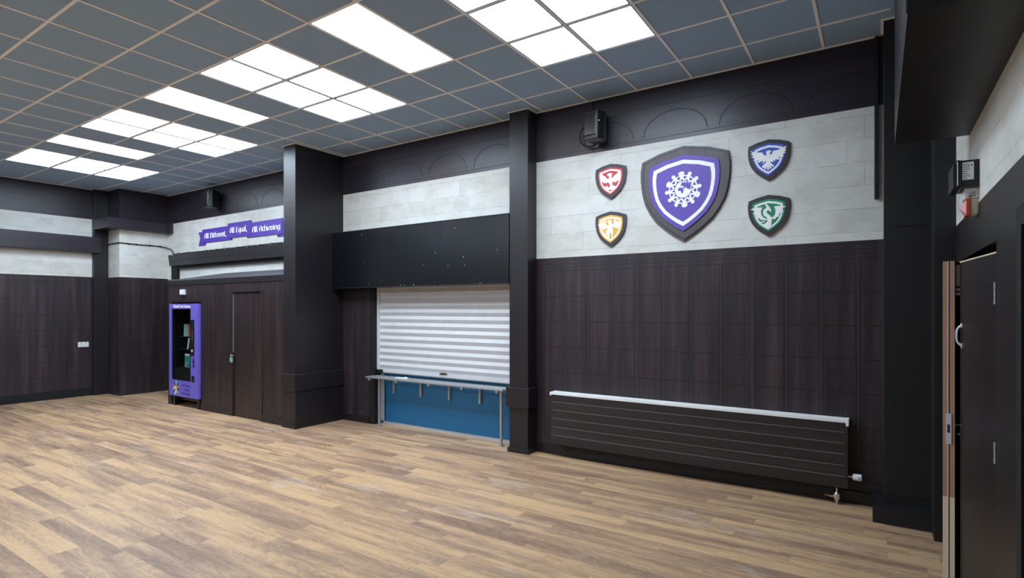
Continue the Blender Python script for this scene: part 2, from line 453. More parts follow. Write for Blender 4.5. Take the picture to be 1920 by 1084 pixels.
struct(MB().box(XL-.02, -13.28, 4.737, 4.993, 0, ZC, M['black'], .003).build('trim_6'))
# long boxed beam on the left wall, cross beam at the corner, boxed bulkhead on the right
struct(MB().box(XL-.02, -13.2, YB, 4.83, 2.887, 3.205, M['woodh'], .003).build('trim_7'))
b = MB().box(XL-.02, -12.62, 4.735, YF, 3.36, 3.565, M['woodh'], .003).box(-12.62, -12.545, 5.84, YF, 3.36, 3.565, M['woodh'])
struct(b.build('trim_8'))
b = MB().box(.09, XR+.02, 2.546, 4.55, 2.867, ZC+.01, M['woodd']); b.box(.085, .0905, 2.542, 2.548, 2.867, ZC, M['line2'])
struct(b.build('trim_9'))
# frame of the next doorway along the right wall
struct(MB().box(XR-.02, XR+.01, 2.90, 2.99, 0, 2.17, M['pitch'], .003).box(XR-.02, XR+.01, 2.0, 2.90, 2.09, 2.17, M['pitch']).build('trim_10'))
struct(MB().box(XR-.008, XR+.004, 2.0, 2.90, 0.01, 2.09, M['pitch']).build('door_4'))

# ---------------------------------------------------------------- cupboard enclosure (left of the first column)
CY = 5.09
w = MB()
w.box(-10.99, -10.865, CY, YF, 0, 2.185, M['woodc']); w.box(-10.865, -9.83, CY, CY+.05, 1.875, 2.185, M['woodc'])
w.box(-9.83, -8.84, CY, CY+.05, 0, 2.185, M['woodc']); w.box(-8.84, -8.05, CY, CY+.05, 2.03, 2.185, M['woodc'])
w.box(-8.05, -7.40, CY, CY+.05, 0, 2.185, M['woodc'])
w.box(-9.83, -9.79, CY+.05, 5.86, 0, 2.185, M['pitch']); w.box(-10.865, -9.83, 5.86, YF, 0, 2.185, M['pitch'])
w.box(-8.86, -8.84, CY+.05, CY+.6, 0, 2.185, M['pitch'])
w.box(-10.99, -7.40, CY-.012, CY+.05, 2.185, 2.274, M['black'])
# pitched cover board on top
w.add([(-10.99, CY-.012, 2.274), (-7.40, CY-.012, 2.274), (-7.40, YF, 2.452), (-10.60, YF, 2.448), (-12.2, YF, 2.385),
       (-10.99, CY, 2.2), (-7.40, CY, 2.2), (-7.40, YF, 2.2), (-12.2, YF, 2.2)],
      [(0, 1, 2, 3, 4), (0, 4, 8, 5), (1, 6, 7, 2), (2, 7, 8, 4, 3)], M['roof'])
rz = [1.966, 1.651, 1.341, 1.038, .732, .427]
for z in rz: w.box(-9.79, -8.92, CY-.001, CY+.001, z-.003, z+.003, M['line']); w.box(-8.0, -7.45, CY-.001, CY+.001, z-.003, z+.003, M['line'])
for x in (-9.215, -9.165, -7.77, -7.72): w.box(x-.002, x+.002, CY-.001, CY+.001, .2, 1.966, M['line'])
w.box(-9.83, -8.86, CY-.01, CY, 0, .10, M['black']); w.box(-8.03, -7.41, CY-.01, CY, 0, .12, M['black'])
struct(w.build('wall_cupboard'))
tr_ = MB()
tr_.box(-10.95, -9.80, CY-.006, CY, 1.915, 1.93, M['line2']); tr_.box(-9.815, -9.80, CY-.006, CY, .0, 1.915, M['line2'])
struct(tr_.build('trim_11'))
d = struct(MB().box(-8.83, -8.06, CY+.012, CY+.045, .012, 2.018, M['woodc']).build('door_1'))
f = MB().box(-8.875, -8.84, CY-.012, CY, 0, 2.03, M['woodc']).box(-8.05, -8.015, CY-.012, CY, 0, 2.03, M['woodc']).box(-8.875, -8.015, CY-.012, CY, 2.03, 2.065, M['woodc'])
f.build('door_frame', d)
MB().box(-8.84, -8.8365, CY-.004, CY+.012, 1.05, 2.018, M['steel']).build('edge_strip', d)
h = MB().box(-8.90, -8.80, CY-.016, CY-.010, .985, 1.005, M['steel']); h.build('hasp', d)
p = thing('padlock', (-8.835, CY-.03, .885), 'small steel padlock hanging on the cupboard door', 'padlock')
MB().box(-8.865, -8.805, CY-.042, CY-.018, .885, .965, M['padlock'], .005).build('lock_body', p)
MB().tube([(-8.853, CY-.03, .96), (-8.853, CY-.03, .99), (-8.845, CY-.03, 1.003), (-8.835, CY-.03, 1.008), (-8.825, CY-.03, 1.003), (-8.817, CY-.03, .99), (-8.817, CY-.03, .96)], .004, M['chrome'], 8).build('shackle', p)

# ---------------------------------------------------------------- lights in the ceiling
def led(i, j0, j1, label, group=None):
    x0, x1, y0, y1 = GX(i)+.012, GX(i+1)-.012, GY(j0)+.012, GY(j1)-.012
    t = thing('ceiling_light', ((x0+x1)/2, (y0+y1)/2, ZC-.004), label, 'ceiling light', group)
    f = MB()
    for q in ((x0, x0+.008, y0, y1), (x1-.008, x1, y0, y1), (x0, x1, y0, y0+.008), (x0, x1, y1-.008, y1)): f.box(*q, ZC-.004, ZC+.002, M['whitem'])
    f.build('frame', t); MB().box(x0+.008, x1-.008, y0+.008, y1-.008, ZC-.002, ZC+.001, M['led']).build('diffuser', t)
def skyt(i, j, label, group=None):
    x0, x1, y0, y1 = GX(i)+.012, GX(i+1)-.012, GY(j)+.012, GY(j+1)-.012
    t = thing('ceiling_light', ((x0+x1)/2, (y0+y1)/2, ZC-.004), label, 'ceiling light', group)
    f = MB()
    for q in ((x0, x0+.011, y0, y1), (x1-.011, x1, y0, y1), (x0, x1, y0, y0+.011), (x0, x1, y1-.011, y1)): f.box(*q, ZC-.007, ZC+.002, M['tile'])
    f.build('frame', t); MB().box(x0+.011, x1-.011, y0+.011, y1-.011, ZC-.002, ZC+.001, M['sky']).build('diffuser', t)
GN = {0: 'in block nearest shields', -5: 'in second block from shields', -10: 'in third block from shields', -15: 'in block nearest left wall'}
RN = {1: 'nearest long wall', 0: 'middle row', -1: 'farthest from long wall'}
for gi, gname in GN.items():
    for di in (0, 1):
        for j in (1, 0, -1):
            skyt(gi+di, j, 'square cloud-print light %s, %s half, %s' % (gname, 'left' if di == 0 else 'right', RN[j]), 'square cloud-print lights in blocks of six')
for i, l in ((-2, 'long plain white LED panel between the two nearest cloud-print blocks'), (-7, 'long plain white LED panel above the first column, middle of three'), (-12, 'long plain white LED panel farthest away, nearest the left wall')):
    led(i, -1, 1, l, 'long plain LED panels')
# added unseen run of lights above and behind the camera, to light the floor
for gi in (-15, -10, -5):
    for di in (0, 1):
        for j in (-9, -10, -11): skyt(gi+di, j, 'square cloud-print ceiling light of the run behind the viewer', 'cloud-print lights behind the viewer')
for i in (-12, -7, -2): led(i, -11, -9, 'long plain white LED panel of the run behind the viewer', 'LED panels behind the viewer')

# ---------------------------------------------------------------- black fascia box over the servery
t = thing('fascia_box', (-5.46, 5.8, 2.07), 'long scuffed black box fascia mounted above the roller shutter', 'fascia')
fb = MB().box(-7.118, -3.807, 5.70, 5.905, 2.072, 2.93, M['blackh'])
fb.build('panel', t)
k = MB()
for x in (-6.02, -4.92): k.box(x-.004, x+.004, 5.6985, 5.70, 2.4 if x < -6 else 2.55, 2.93, M['pitch'])
k.box(-7.118, -3.807, 5.694, 5.72, 2.93, 2.942, M['pitch']); k.box(-7.118, -3.807, 5.696, 5.70, 2.072, 2.085, M['black'])
k.build('joint_strip', t)
k = MB(); rr = random.Random(4)
chips = [(-6.45, 2.87), (-7.02, 2.62), (-4.67, 2.83), (-6.02, 2.50), (-6.40, 2.44), (-5.22, 2.36), (-4.52, 2.44), (-4.50, 2.33), (-4.78, 2.33), (-5.02, 2.12), (-5.40, 2.10), (-5.65, 2.095), (-5.58, 2.10), (-6.05, 2.16), (-6.3, 2.13), (-4.25, 2.09), (-3.98, 2.50), (-5.0, 2.52)]
for (x, z) in chips:
    s = .003+.004*rr.random(); k.box(x-s*.6, x+s*.6, 5.6992, 5.7, z-s*(2.2 if z > 2.8 or z < 2.12 else .8), z+s*.8, M['whitep'])
    k.build('paint_chip', t)['label'] = 'white chip in the black paint'; k = MB()

# ---------------------------------------------------------------- roller shutter
t = thing('roller_shutter', (-5.05, 5.99, .80), 'closed silver roller shutter of horizontal slats over the serving counter', 'roller shutter')
k = MB(); z = 2.10; y = 5.985
z = 2.155
while z > .93:      # curved laths: the upper half leans towards the lights, the lower half turns back under
    x0, x1 = -6.37, -3.66
    k.add([(x0, y+.002, z), (x1, y+.002, z), (x0, y-.008, z-.050), (x1, y-.008, z-.050), (x0, y+.006, z-.099), (x1, y+.006, z-.099)], [(2, 3, 1, 0)], M['alu'])
    k.add([(x0, y-.008, z-.050), (x1, y-.008, z-.050), (x0, y+.001, z-.0985), (x1, y+.001, z-.0985)], [(2, 3, 1, 0)], M['alud'])  # greyer copy deepens the shade of the turned-under half
    k.box(x0, x1, y-.0085, y-.006, z-.0515, z-.0495, M['steel']); k.box(x0, x1, y+.004, y+.012, z-.101, z-.098, M['steel'])
    z -= .100
k.box(-6.37, -3.66, y+.010, y+.016, z, 2.155, M['alud'])
k.build('slat_curtain', t)
k = MB().box(-6.37, -3.66, y-.004, y+.014, .855, z+.002, M['alu']).box(-6.37, -3.66, y-.004, y+.014, .80, .853, M['alu'], .004).box(-6.37, -3.66, y-.012, y+.02, .785, .80, M['steel'], .003)
k.build('bottom_rail', t)
MB().box(-6.405, -6.365, y-.03, y+.03, .80, 2.10, M['alu'], .003).build('guide_rail', t)
MB().box(-5.165, -5.03, y-.016, y-.004, .836, .850, M['pitch']).box(-5.14, -5.055, y-.014, y-.004, .850, .862, M['brass']).build('lock', t)
# black jamb beside the shutter
struct(MB().box(-6.515, -6.405, YF-.004, 6.04, 0, 2.12, M['pitch'], .003).build('trim_12'))
struct(MB().box(-6.405, -6.30, 5.955, 6.035, .78, .835, M['pitch']).build('trim_13'))

# ---------------------------------------------------------------- chequer plates
def chequer(x0, x1, z0, z1, y, name, label):
    m = MB().box(x0, x1, y, y+.006, z0, z1, M['steel'] if False else M['checker'])
    st = .030; n = 0; zz = z0+.014
    while zz < z1-.008:
        xx = x0+.012+(n % 2)*st*.5
        while xx < x1-.008:
            a = .012 if (n % 2) else -.012
            m.prism([(xx-.011, zz-a*.6), (xx, zz-a*.6+.004*1), (xx+.011, zz+a*.6), (xx, zz+a*.6-.004)], y-.0022, y, M['whitem'])
            xx += st
        zz += .022; n += 1
    tag(m.build(name), label, 'metal plate')
chequer(-6.385, -6.30, .055, .835, 6.01, 'chequer_plate', 'narrow upright strip of steel chequer plate left of the blue wall')
chequer(-6.34, -3.80, .001, .046, 6.024, 'chequer_plate', 'low steel chequer-plate strip along the foot of the blue wall')

# ---------------------------------------------------------------- tray rail
t = thing('tray_rail', (-5.2, 5.88, 0), 'tubular steel tray slide on legs below the roller shutter', 'tray rail')
for k_, yy in enumerate((5.775, 5.835, 5.895, 5.955)):
    MB().box(-6.44+.0*k_, -3.935+(.0 if k_ < 1 else .055), yy-.017, yy+.017, .722, .748, M['steel'], .006).build('rail', t)
for xx in (-6.365, -5.805, -5.185, -4.60, -4.035): MB().box(xx-.016, xx+.016, 5.755, 5.79, .690, .722, M['steel'], .003).build('crossbar', t)
for xx in (-6.10, -5.555, -5.02, -4.485, -3.955):
    b = MB().box(xx-.016, xx+.016, 6.0, 6.033, .48, .722, M['steel'], .003)
    b.box(xx-.016, xx+.016, 5.955, 6.033, .692, .720, M['steel']); b.tube([(xx, 6.003, .51), (xx, 5.996, .51)], .006, M['chrome'], 8)
    b.build('wall_bracket', t)
for xx in (-6.255, -4.035):
    l = MB().box(xx-.0155, xx+.0155, 5.852, 5.883, .004, .722, M['steel'], .003).build('leg', t)
    MB().box(xx-.035, xx+.035, 5.84, 5.90, 0, .006, M['steel']).build('foot_plate', l)
# cloth on the rail
random.seed(3)
vs = []; fs = []; nx, ny = 14, 5
for a in range(nx):
    for b in range(ny):
        u = a/(nx-1); v = b/(ny-1)
        e = .004+.014*random.random()*(1 if 0 < b < ny-1 else .2)+.010*math.exp(-((u-.75)/.2)**2)
        vs.append((-5.87+u*.24, 5.80+v*.055+.012*math.sin(u*7), .752+e))
for a in range(nx-1):
    for b in range(ny-1): fs.append((a*ny+b, (a+1)*ny+b, (a+1)*ny+b+1, a*ny+b+1))
n0 = len(vs); vs += [(x, y, .7485) for x, y, z in vs]; fs += [tuple(i+n0 for i in reversed(f)) for f in fs[:]]
edge = [a*ny for a in range(nx)]+[(nx-1)*ny+b for b in range(1, ny)]+[a*ny+ny-1 for a in range(nx-2, -1, -1)]+[b for b in range(ny-2, 0, -1)]
for i in range(len(edge)): a, b = edge[i], edge[(i+1) % len(edge)]; fs.append((b, a, a+n0, b+n0))
tag(MB().add(vs, fs, M['paper'], True).build('cloth'), 'small crumpled white cloth lying on the tray rail', 'cloth')

# ---------------------------------------------------------------- radiator
RX0, RX1, RY, RZ0, RZ1 = -3.258, -.228, 5.765, .158, .752
t = thing('radiator', ((RX0+RX1)/2, 5.83, RZ0), 'long low radiator wrapped in dark wood film with white top cover', 'radiator')
k = MB().box(RX0, RX1, RY, RY+.022, RZ0, RZ1, M['woodr'], .003)
k.build('front_panel', t)
k = MB()
for fr in (.155, .32, .485, .655, .82):
    z = RZ1-(RZ1-RZ0)*fr; k.box(RX0+.03, RX1-.03, RY-.0012, RY+.001, z-.0022, z+.0022, M['ink'])
k.build('groove_line', t)['label'] = 'five thin pale horizontal grooves'
MB().box(RX0+.004, RX1-.004, RY+.022, 5.885, RZ0+.03, RZ1-.010, M['black']).build('core', t)
k = MB()
k.box(RX0-.004, RX1+.004, RY-.004, 5.898, RZ1-.008, RZ1+.020, M['white'], .004)
k.box(RX0-.006, RX0+.012, RY-.006, 5.899, RZ1-.020, RZ1+.022, M['white'], .004)
k.box(RX1-.016, RX1+.007, RY-.006, 5.899, RZ1-.036, RZ1+.022, M['white'], .004)
k.build('top_cover', t)['label'] = 'white top cover with end caps'
for x in (-2.7, -.9): MB().box(x-.02, x+.02, 5.885, YF, .25, .68, M['pitch']).build('wall_bracket', t)
MB().box(-3.10, -.34, 5.80, 5.875, .085, RZ0+.03, M['pitch'], .004).build('pipe_cover', t)
v = MB().tube([(RX1-.01, 5.815, .262), (RX1+.03, 5.815, .262)], .012, M['chrome'], 12); v.build('inlet_pipe', t)
v = MB().tube([(-.199, 5.815, .262), (-.192, 5.815, .262), (-.186, 5.815, .262), (-.128, 5.815, .262), (-.124, 5.815, .262)], [.016, .026, .030, .030, .024], M['whitep'], 16)
v.box(-.150, -.136, 5.784, 5.787, .255, .262, M['ink']); v.box(-.150, -.136, 5.784, 5.787, .268, .274, M['ink'])
v.build('thermostatic_valve', t)['label'] = 'white thermostatic valve head'
v = MB().tube([(-.315, 5.80, .035), (-.315, 5.80, .05), (-.315, 5.80, .098), (-.315, 5.80, .11)], [.016, .026, .028, .018], M['chrome'], 16)
v.tube([(-.315, 5.80, .105), (-.315, 5.80, .135)], .010, M['chrome'], 10); v.tube([(-.315, 5.80, .135), (-.315, 5.80, .142), (-.315, 5.80, .158)], [.014, .017, .010], M['brass'], 12)
v.tube([(-.34, 5.80, .068), (-.375, 5.80, .068)], .011, M['chrome'], 10); v.tube([(-.375, 5.80, .068), (-.41, 5.80, .068)], [.006, .010], M['brass'], 10)
v.tube([(-.315, 5.80, .0), (-.315, 5.80, .04)], .010, M['chrome'], 10)
v.build('lockshield_valve', t)['label'] = 'chrome valve below the panel'

# ---------------------------------------------------------------- wall speakers
def speaker(x0, x1, z0, z1, yf, yb, label, cable):
    cx = (x0+x1)/2
    t = thing('wall_speaker', (cx, (yf+yb)/2, z0), label, 'speaker', 'black speakers high on the long wall')
    # tapered cabinet, baffle turned down the hall
    A = [(x0, yf), (x1-.03, yf-.02), (x1+.015, yf+.05), (x1-.01, yb), (x0+.03, yb)]
    bm = bmesh.new(); lo = [bm.verts.new((a*.96+cx*.04, b, z0)) for a, b in A]; hi = [bm.verts.new((a, b, z1)) for a, b in A]
    n = len(A); bm.faces.new(lo[::-1]); bm.faces.new(hi)
    for i in range(n): bm.faces.new((lo[i], lo[(i+1) % n], hi[(i+1) % n], hi[i]))
    bmesh.ops.recalc_face_normals(bm, faces=bm.faces[:])
    bmesh.ops.bevel(bm, geom=bm.edges[:], offset=.014, segments=3, affect='EDGES', profile=.5); bm.verts.index_update()
    MB().add([v.co for v in bm.verts], [[v.index for v in f.verts] for f in bm.faces], M['plastic'], False).build('cabinet', t); bm.free()
    MB().box(x0+.015, x1-.045, yf-.024, yf+.004, z0+.05, z1-.04, M['blackh'], .006).build('grille', t)
    MB().box(cx-.03, cx+.03, yb-.01, YF, z0+.12, z1-.12, M['pitch']).build('wall_bracket', t)
    MB().box(x1-.018, x1-.006, yf-.012, yf-.006, z1-.13, z1-.122, M['whitep']).build('status_light', t)
    if cable:
        r = []
        for k in range(25):
            a = PI*.62+k*(PI*1.28)/24
            r.append((-2.775+.135*math.cos(a), YF-.06, 3.765+.135*math.sin(a)))
        MB().tube(r, .009, M['pitch'], 8).build('cable', t)
        MB().tube([(-2.771, YF-.006, z1-.02), (-2.771, YF-.006, ZC-.01)], .005, M['pitch'], 6).build('cable', t)
    return t
speaker(-2.765, -2.565, 3.645, 3.97, 5.66, 5.86, 'black wall speaker with looped cable above the red shield', True)
speaker(-10.88, -10.62, 3.70, 4.03, 5.66, 5.86, 'black wall speaker high above the purple motto ribbon', False)

# ---------------------------------------------------------------- conduit at the right of the long wall
tag(MB().box(-.032, -.002, 5.87, YF, 2.735, ZC-.008, M['pitch'], .003).build('conduit'), 'black square conduit running down the stone beside the right column', 'conduit')

# ---------------------------------------------------------------- pelmet and cable over the cupboard
b = MB()
b.prism([(-12.51, 2.884), (-7.40, 2.884), (-7.40, 2.655), (-12.45, 2.655)], 5.79, YF, M['black'])
b.box(-12.49, -7.4, 5.786, 5.79, 2.762, 2.768, M['pitch'])
b.box(-12.26, -7.40, 5.85, YF, 2.595, 2.655, M['pitch']); b.box(-12.50, -12.27, 5.85, YF, 2.38, 2.655, M['pitch'])
struct(b.build('trim_14'))
cab = [(XL+.012, 4.94, 3.08), (XL+.02, 4.97, 3.08), (-13.2, YA-.012, 3.085), (XA-.04, YA-.012, 3.09), (XA+.012, YA-.01, 3.09), (XA+.014, 5.2, 3.085), (XA+.014, 5.4, 3.082), (XA+.014, 5.6, 3.085),
       (XA+.02, 5.75, 3.08), (XA+.05, 5.86, 3.06), (-12.60, 5.89, 3.02), (-12.48, 5.87, 2.955), (-12.38, 5.83, 2.905), (-12.25, 5.802, 2.896)]
x = -12.0
while x < -7.4: cab.append((x, 5.802, 2.897+.003*math.sin(x*9))); x += .25
t = thing('cable', (-12.5, 5.85, 2.88), 'black cable clipped around the corner and along the pelmet top', 'cable')
MB().tube(cab, .011, M['pitch'], 8).build('run', t)
x = -12.1
while x < -7.5:
    MB().box(x-.008, x+.008, 5.786, 5.83, 2.885, 2.912, M['pitch']).box(x-.005, x+.005, 5.782, 5.786, 2.884, 2.894, M['whitep']).build('clip', t); x += .36
for yy in (5.15, 5.3, 5.55, 5.75): MB().box(XA, XA+.026, yy-.01, yy+.01, 3.066, 3.098, M['pitch']).build('clip', t)

# ---------------------------------------------------------------- small wall fittings
t = thing('junction_box', (-10.425, CY-.03, 2.005), 'small white square box on the cupboard above the purple machine', 'wall box')
MB().box(-10.50, -10.355, CY-.035, CY, 2.008, 2.105, M['whitep'], .006).build('housing', t); MB().box(-10.49, -10.365, CY-.042, CY-.035, 2.018, 2.095, M['whitep'], .003).build('cover', t)
t = thing('power_socket', (XL+.02, 4.585, 1.0), 'white double socket on the dark panelling of the left wall', 'socket')
MB().box(XL, XL+.022, 4.495, 4.675, .99, 1.09, M['whitep'], .004).build('plate', t)
for yy in (4.545, 4.625):
    MB().box(XL+.022, XL+.027, yy-.008, yy+.008, 1.062, 1.078, M['ink']).build('switch', t)
    k = MB()
    for dy, dz in ((0, .022), (-.012, 0), (.012, 0)): k.box(XL+.022, XL+.023, yy+dy-.003, yy+dy+.003, 1.015+dz, 1.027+dz, M['ink'])
    k.build('pin_hole', t)

# ---------------------------------------------------------------- emergency light, sounder and beacon on the right wall
t = thing('emergency_light', (.43, 4.14, 2.47), 'black box light with silver rating label, topmost on right wall', 'emergency light')
MB().box(.398, XR, 4.125, 4.36, 2.468, 2.622, M['plastic'], .004).build('housing', t)
k = MB().box(.376, .399, 4.115, 4.37, 2.458, 2.625, M['blackh'], .006); k.build('front_frame', t)
MB().box(.360, .377, 4.12, 4.365, 2.462, 2.605, M['plastic'], .006).build('lens', t)
MB().box(.379, .384, 4.1125, 4.12, 2.478, 2.615, M['whitem']).build('diffuser_strip', t)
k = MB().box(.404, .456, 4.1238, 4.1252, 2.508, 2.610, M['whitep']); k.build('rating_label', t)
k = MB()
for r_ in range(7): k.box(.408, .425+.02*((r_*37 % 10)/10), 4.1232, 4.124, 2.515+r_*.013, 2.519+r_*.013, M['ink'])
k.disc(.447, 2.590, .005, 4.1232, 4.124, M['ink'], 12); k.box(.430, .436, 4.1232, 4.124, 2.586, 2.594, M['ink'])
k.build('small_print', t)
t = thing('alarm_sounder', (.45, 4.2, 2.405), 'white alarm sounder box under the black emergency light', 'alarm sounder')
MB().box(.418, XR, 4.165, 4.30, 2.406, 2.467, M['whitep'], .004).build('housing', t)
MB().tube([(.420, 4.23, 2.436), (.414, 4.23, 2.436), (.408, 4.23, 2.436)], [.026, .024, .010], M['whitep'], 16).build('sounder_dome', t)
k = MB()
for r_ in range(5): k.box(.440+.006*r_, .443+.006*r_, 4.1642, 4.165, 2.415, 2.44+.004*(r_ % 3), M['ink'])
k.box(.436, .452, 4.1642, 4.165, 2.412, 2.421, M['ink']); k.build('printed_text', t)
t = thing('alarm_beacon', (.44, 4.22, 2.31), 'orange pyramid beacon on cream base, lowest alarm on right wall', 'alarm beacon')
MB().box(.446, XR, 4.165, 4.27, 2.312, 2.404, M['cream'], .004).build('base', t)
MB().box(.426, .447, 4.160, 4.275, 2.306, 2.408, M['orange'], .003).build('lens', t)
z0, z1, y0, y1 = 2.315, 2.400, 4.168, 4.267
MB().add([(.427, y0, z0), (.427, y1, z0), (.427, y1, z1), (.427, y0, z1), (.398, (y0+y1)/2, (z0+z1)/2)], [(0, 1, 4), (1, 2, 4), (2, 3, 4), (3, 0, 4), (3, 2, 1, 0)], M['pinkl']).build('pyramid_lens', t)['label'] = 'pale pointed tip of the lens'

# ---------------------------------------------------------------- double door, both leaves slightly open into the hall
def leaf(name, hinge, ang, L, far):
    """leaf hinged at (XR, hinge); runs along -Y (far leaf) or +Y (near leaf) swung into the room by ang"""
    sgn = -1 if far else 1
    def tr(m):
        # local: u along leaf from hinge, w thickness away from the room, z
        out = []
        for (u, w_, z) in m.v:
            dx, dy = -math.sin(ang), sgn*math.cos(ang)
            px, py = math.cos(ang), sgn*math.sin(ang)
            out.append((XR+.004+u*dx+w_*px, hinge+u*dy+w_*py, z))
        m.v = out
        if far: m.f = [list(reversed(f)) for f in m.f]
        else: m.f = [list(f) for f in m.f]
        return m
    return tr
# far leaf: its lock edge faces the camera
T1 = leaf('door_2', 4.945, math.asin(.158/.67), .672, True)
d = struct(T1(MB().box(.004, .672, 0, .058, .008, 2.052, M['woodd'])).build('door_2'))
k = MB()
k.box(.672, .6745, .0, .024, .008, 2.052, M['timber']).box(.672, .6745, .034, .058, .008, 2.052, M['timber']); k.box(.672, .6735, .024, .034, .008, 2.052, M['pitch'])
k.box(.672, .6755, .0235, .0275, .008, 2.052, M['whitem'])
k.box(.6745, .6750, .0, .0235, .008, .62, M['timberl']).box(.6745, .6750, .034, .058, .008, .62, M['timberl'])
T1(k).build('edge_strip', d)['label'] = 'brown timber edge, bare at the foot'
T1(MB().box(.6745, .679, .016, .044, .94, 1.125, M['alud'], .001)).build('lock_plate', d)
T1(MB().box(.6785, .6795, .023, .036, 1.01, 1.06, M['pitch']).box(.6785, .681, .027, .032, 1.10, 1.106, M['whitem']).box(.6785, .681, .027, .032, .97, .976, M['whitem'])).build('latch_hole', d)
k = MB().box(.62, .636, .058, .076, 1.90, 2.03, M['whitem'], .002)
k.box(.62, .636, .058, .078, 1.845, 1.862, M['whitem']); k.box(.62, .636, .058, .078, 1.872, 1.888, M['whitem']); k.tube([(.628, .07, 1.868), (.628, .105, 1.868)], [.003, .006], M['chrome'], 8)
T1(k).build('barrel_bolt', d)
T1(MB().tube([(.62, .058, 1.00), (.62, .085, 1.00)], .007, M['chrome'], 10).box(.60, .64, .083, .089, .992, 1.006, M['chrome'], .002)).build('thumb_turn', d)
# near leaf: face with the pull handle
T2 = leaf('door_3', 3.59, math.asin(.080/.67), .672, False)
d = struct(T2(MB().box(.004, .668, 0, .044, .008, 2.042, M['woodd'])).build('door_3'))
T2(MB().box(.004, .668, -.0015, .0455, 2.038, 2.0455, M['timberl'])).build('top_edge', d)['label'] = 'pale bare top edge'
k = MB(); k.tube([(.625, -.002, 1.660), (.625, -.012, 1.656), (.625, -.021, 1.643), (.625, -.025, 1.622), (.625, -.025, 1.588), (.625, -.021, 1.566), (.625, -.012, 1.553), (.625, -.002, 1.549)], [.010, .0065, .006, .006, .006, .006, .0065, .010], M['whitem'], 12)
k.box(.615, .635, -.005, .0, 1.650, 1.677, M['whitem'], .002); k.box(.615, .635, -.005, .0, 1.532, 1.560, M['whitem'], .002)
T2(k).build('pull_handle', d)['label'] = 'white pull handle'
T2(MB().tube([(.645, -.002, 1.07), (.645, -.030, 1.07)], .003, M['brass'], 8).tube([(.645, 0, 1.07), (.645, -.004, 1.07)], .014, M['chrome'], 14)).build('latch_spindle', d)
for z0, z1 in ((1.785, 1.895), (1.0, 1.107)):
    k = MB()
    zz = z0
    while zz < z1: k.tube([(.0, -.008, zz), (.0, -.008, min(zz+.034, z1))], .0065, M['steel'], 10); zz += .036
    T2(k).build('hinge', d)

# ---------------------------------------------------------------- vending machine with books
VX0, VX1, VY = -10.853, -9.842, 5.04
t = thing('vending_machine', ((VX0+VX1)/2, 5.4, 0), 'purple book vending machine built into the dark cupboard wall', 'vending machine')
k = MB(); c0, c1 = -10.735, -10.09       # window x range
k.box(VX0+.02, VX1-.005, 5.78, 5.82, .19, 1.84, M['pitch']); k.box(VX0+.02, VX0+.04, 5.10, 5.78, .19, 1.84, M['pitch']); k.box(VX1-.03, VX1-.005, 5.10, 5.78, .19, 1.84, M['vpurple'])
k.box(VX0+.02, VX1-.005, 5.10, 5.78, 1.82, 1.84, M['pitch']); k.box(VX0+.02, VX1-.005, 5.10, 5.78, .19, .46, M['pitch']); k.box(c1+.01, VX1-.03, 5.10, 5.78, .46, 1.82, M['pitch'])
k.build('cabinet', t)
d = MB(); zb, zt = .482, 1.758
d.box(VX0, c0, VY, 5.09, .186, 1.848, M['vpurple'], .004); d.box(c1, VX1, VY, 5.09, .186, 1.848, M['vpurple'], .004)
d.box(c0-.004, c1+.004, VY+.0005, 5.09, .186, zb, M['vpurple']); d.box(c0-.004, c1+.004, VY+.0005, 5.09, zt, 1.848, M['vpurple'])
dr = d.build('door', t)
MB().box(c0, c1, VY+.012, VY+.018, zb, zt, M['glass']).build('window', dr)
k = MB()
for q in ((c0-.003, c0+.012, zb, zt), (c1-.012, c1+.003, zb, zt), (c0, c1, zb-.003, zb+.012), (c0, c1, zt-.012, zt+.003)): k.box(q[0], q[1], VY-.003, 5.091, q[2], q[3], M['plastic'])
k.build('window_seal', dr)
MB().box(c0+.01, c1-.01, VY+.03, VY+.045, zb+.02, .69, M['plastic']).build('delivery_flap', dr)
k = MB().box(-10.068, -9.96, VY-.012, VY, .935, 1.565, M['plastic'], .008); pn = k.build('control_panel', dr)
k = MB()
for r_ in range(9): k.box(-10.02, -10.00, VY-.014, VY-.012, 1.20+r_*.022, 1.212+r_*.022, M['ink'])
k.build('keypad', pn)
MB().box(-10.035, -9.995, VY-.016, VY-.012, 1.005, 1.045, M['whitep']).build('button', pn)
MB().box(-10.005, -9.965, VY-.008, VY, .735, .885, M['plastic'], .003).box(-10.005, -9.99, VY-.011, VY-.008, .78, .795, M['whitep']).build('coin_slot', dr)
MB().box(-10.045, -9.965, VY-.01, VY, .475, .585, M['plastic'], .006).build('change_tray', dr)
MB().tube([(-9.99, VY+.03, 1.848), (-9.99, VY+.03, 1.86)], .012, M['chrome'], 10).build('lock', dr)
text_mb('Chilwell Croft Academy', .078, -10.70, VY-.0005, 1.778, M['white'], sx=.80, bold=.012).build('name_lettering', dr)['label'] = 'white lettering: Chilwell Croft Academy'
ex = MB()
for r_, (s_, xo) in enumerate((('All Different,', -10.38), ('All Equal,', -10.33), ('All Achieving', -10.40))):
    q = text_mb(s_, .066, xo, VY-.0005, .375-.072*r_, M['inkp'], sx=.85, shear=.25); q.build('motto_lettering', dr)['label'] = 'dark purple lettering: '+s_
k = MB(); cx, cz = -10.60, .335; cols = ['pinkc', 'inkp', 'sky_', 'teal', 'inkp', 'pinkc', 'limec', 'inkp', 'white', 'teal', 'limec', 'inkp']
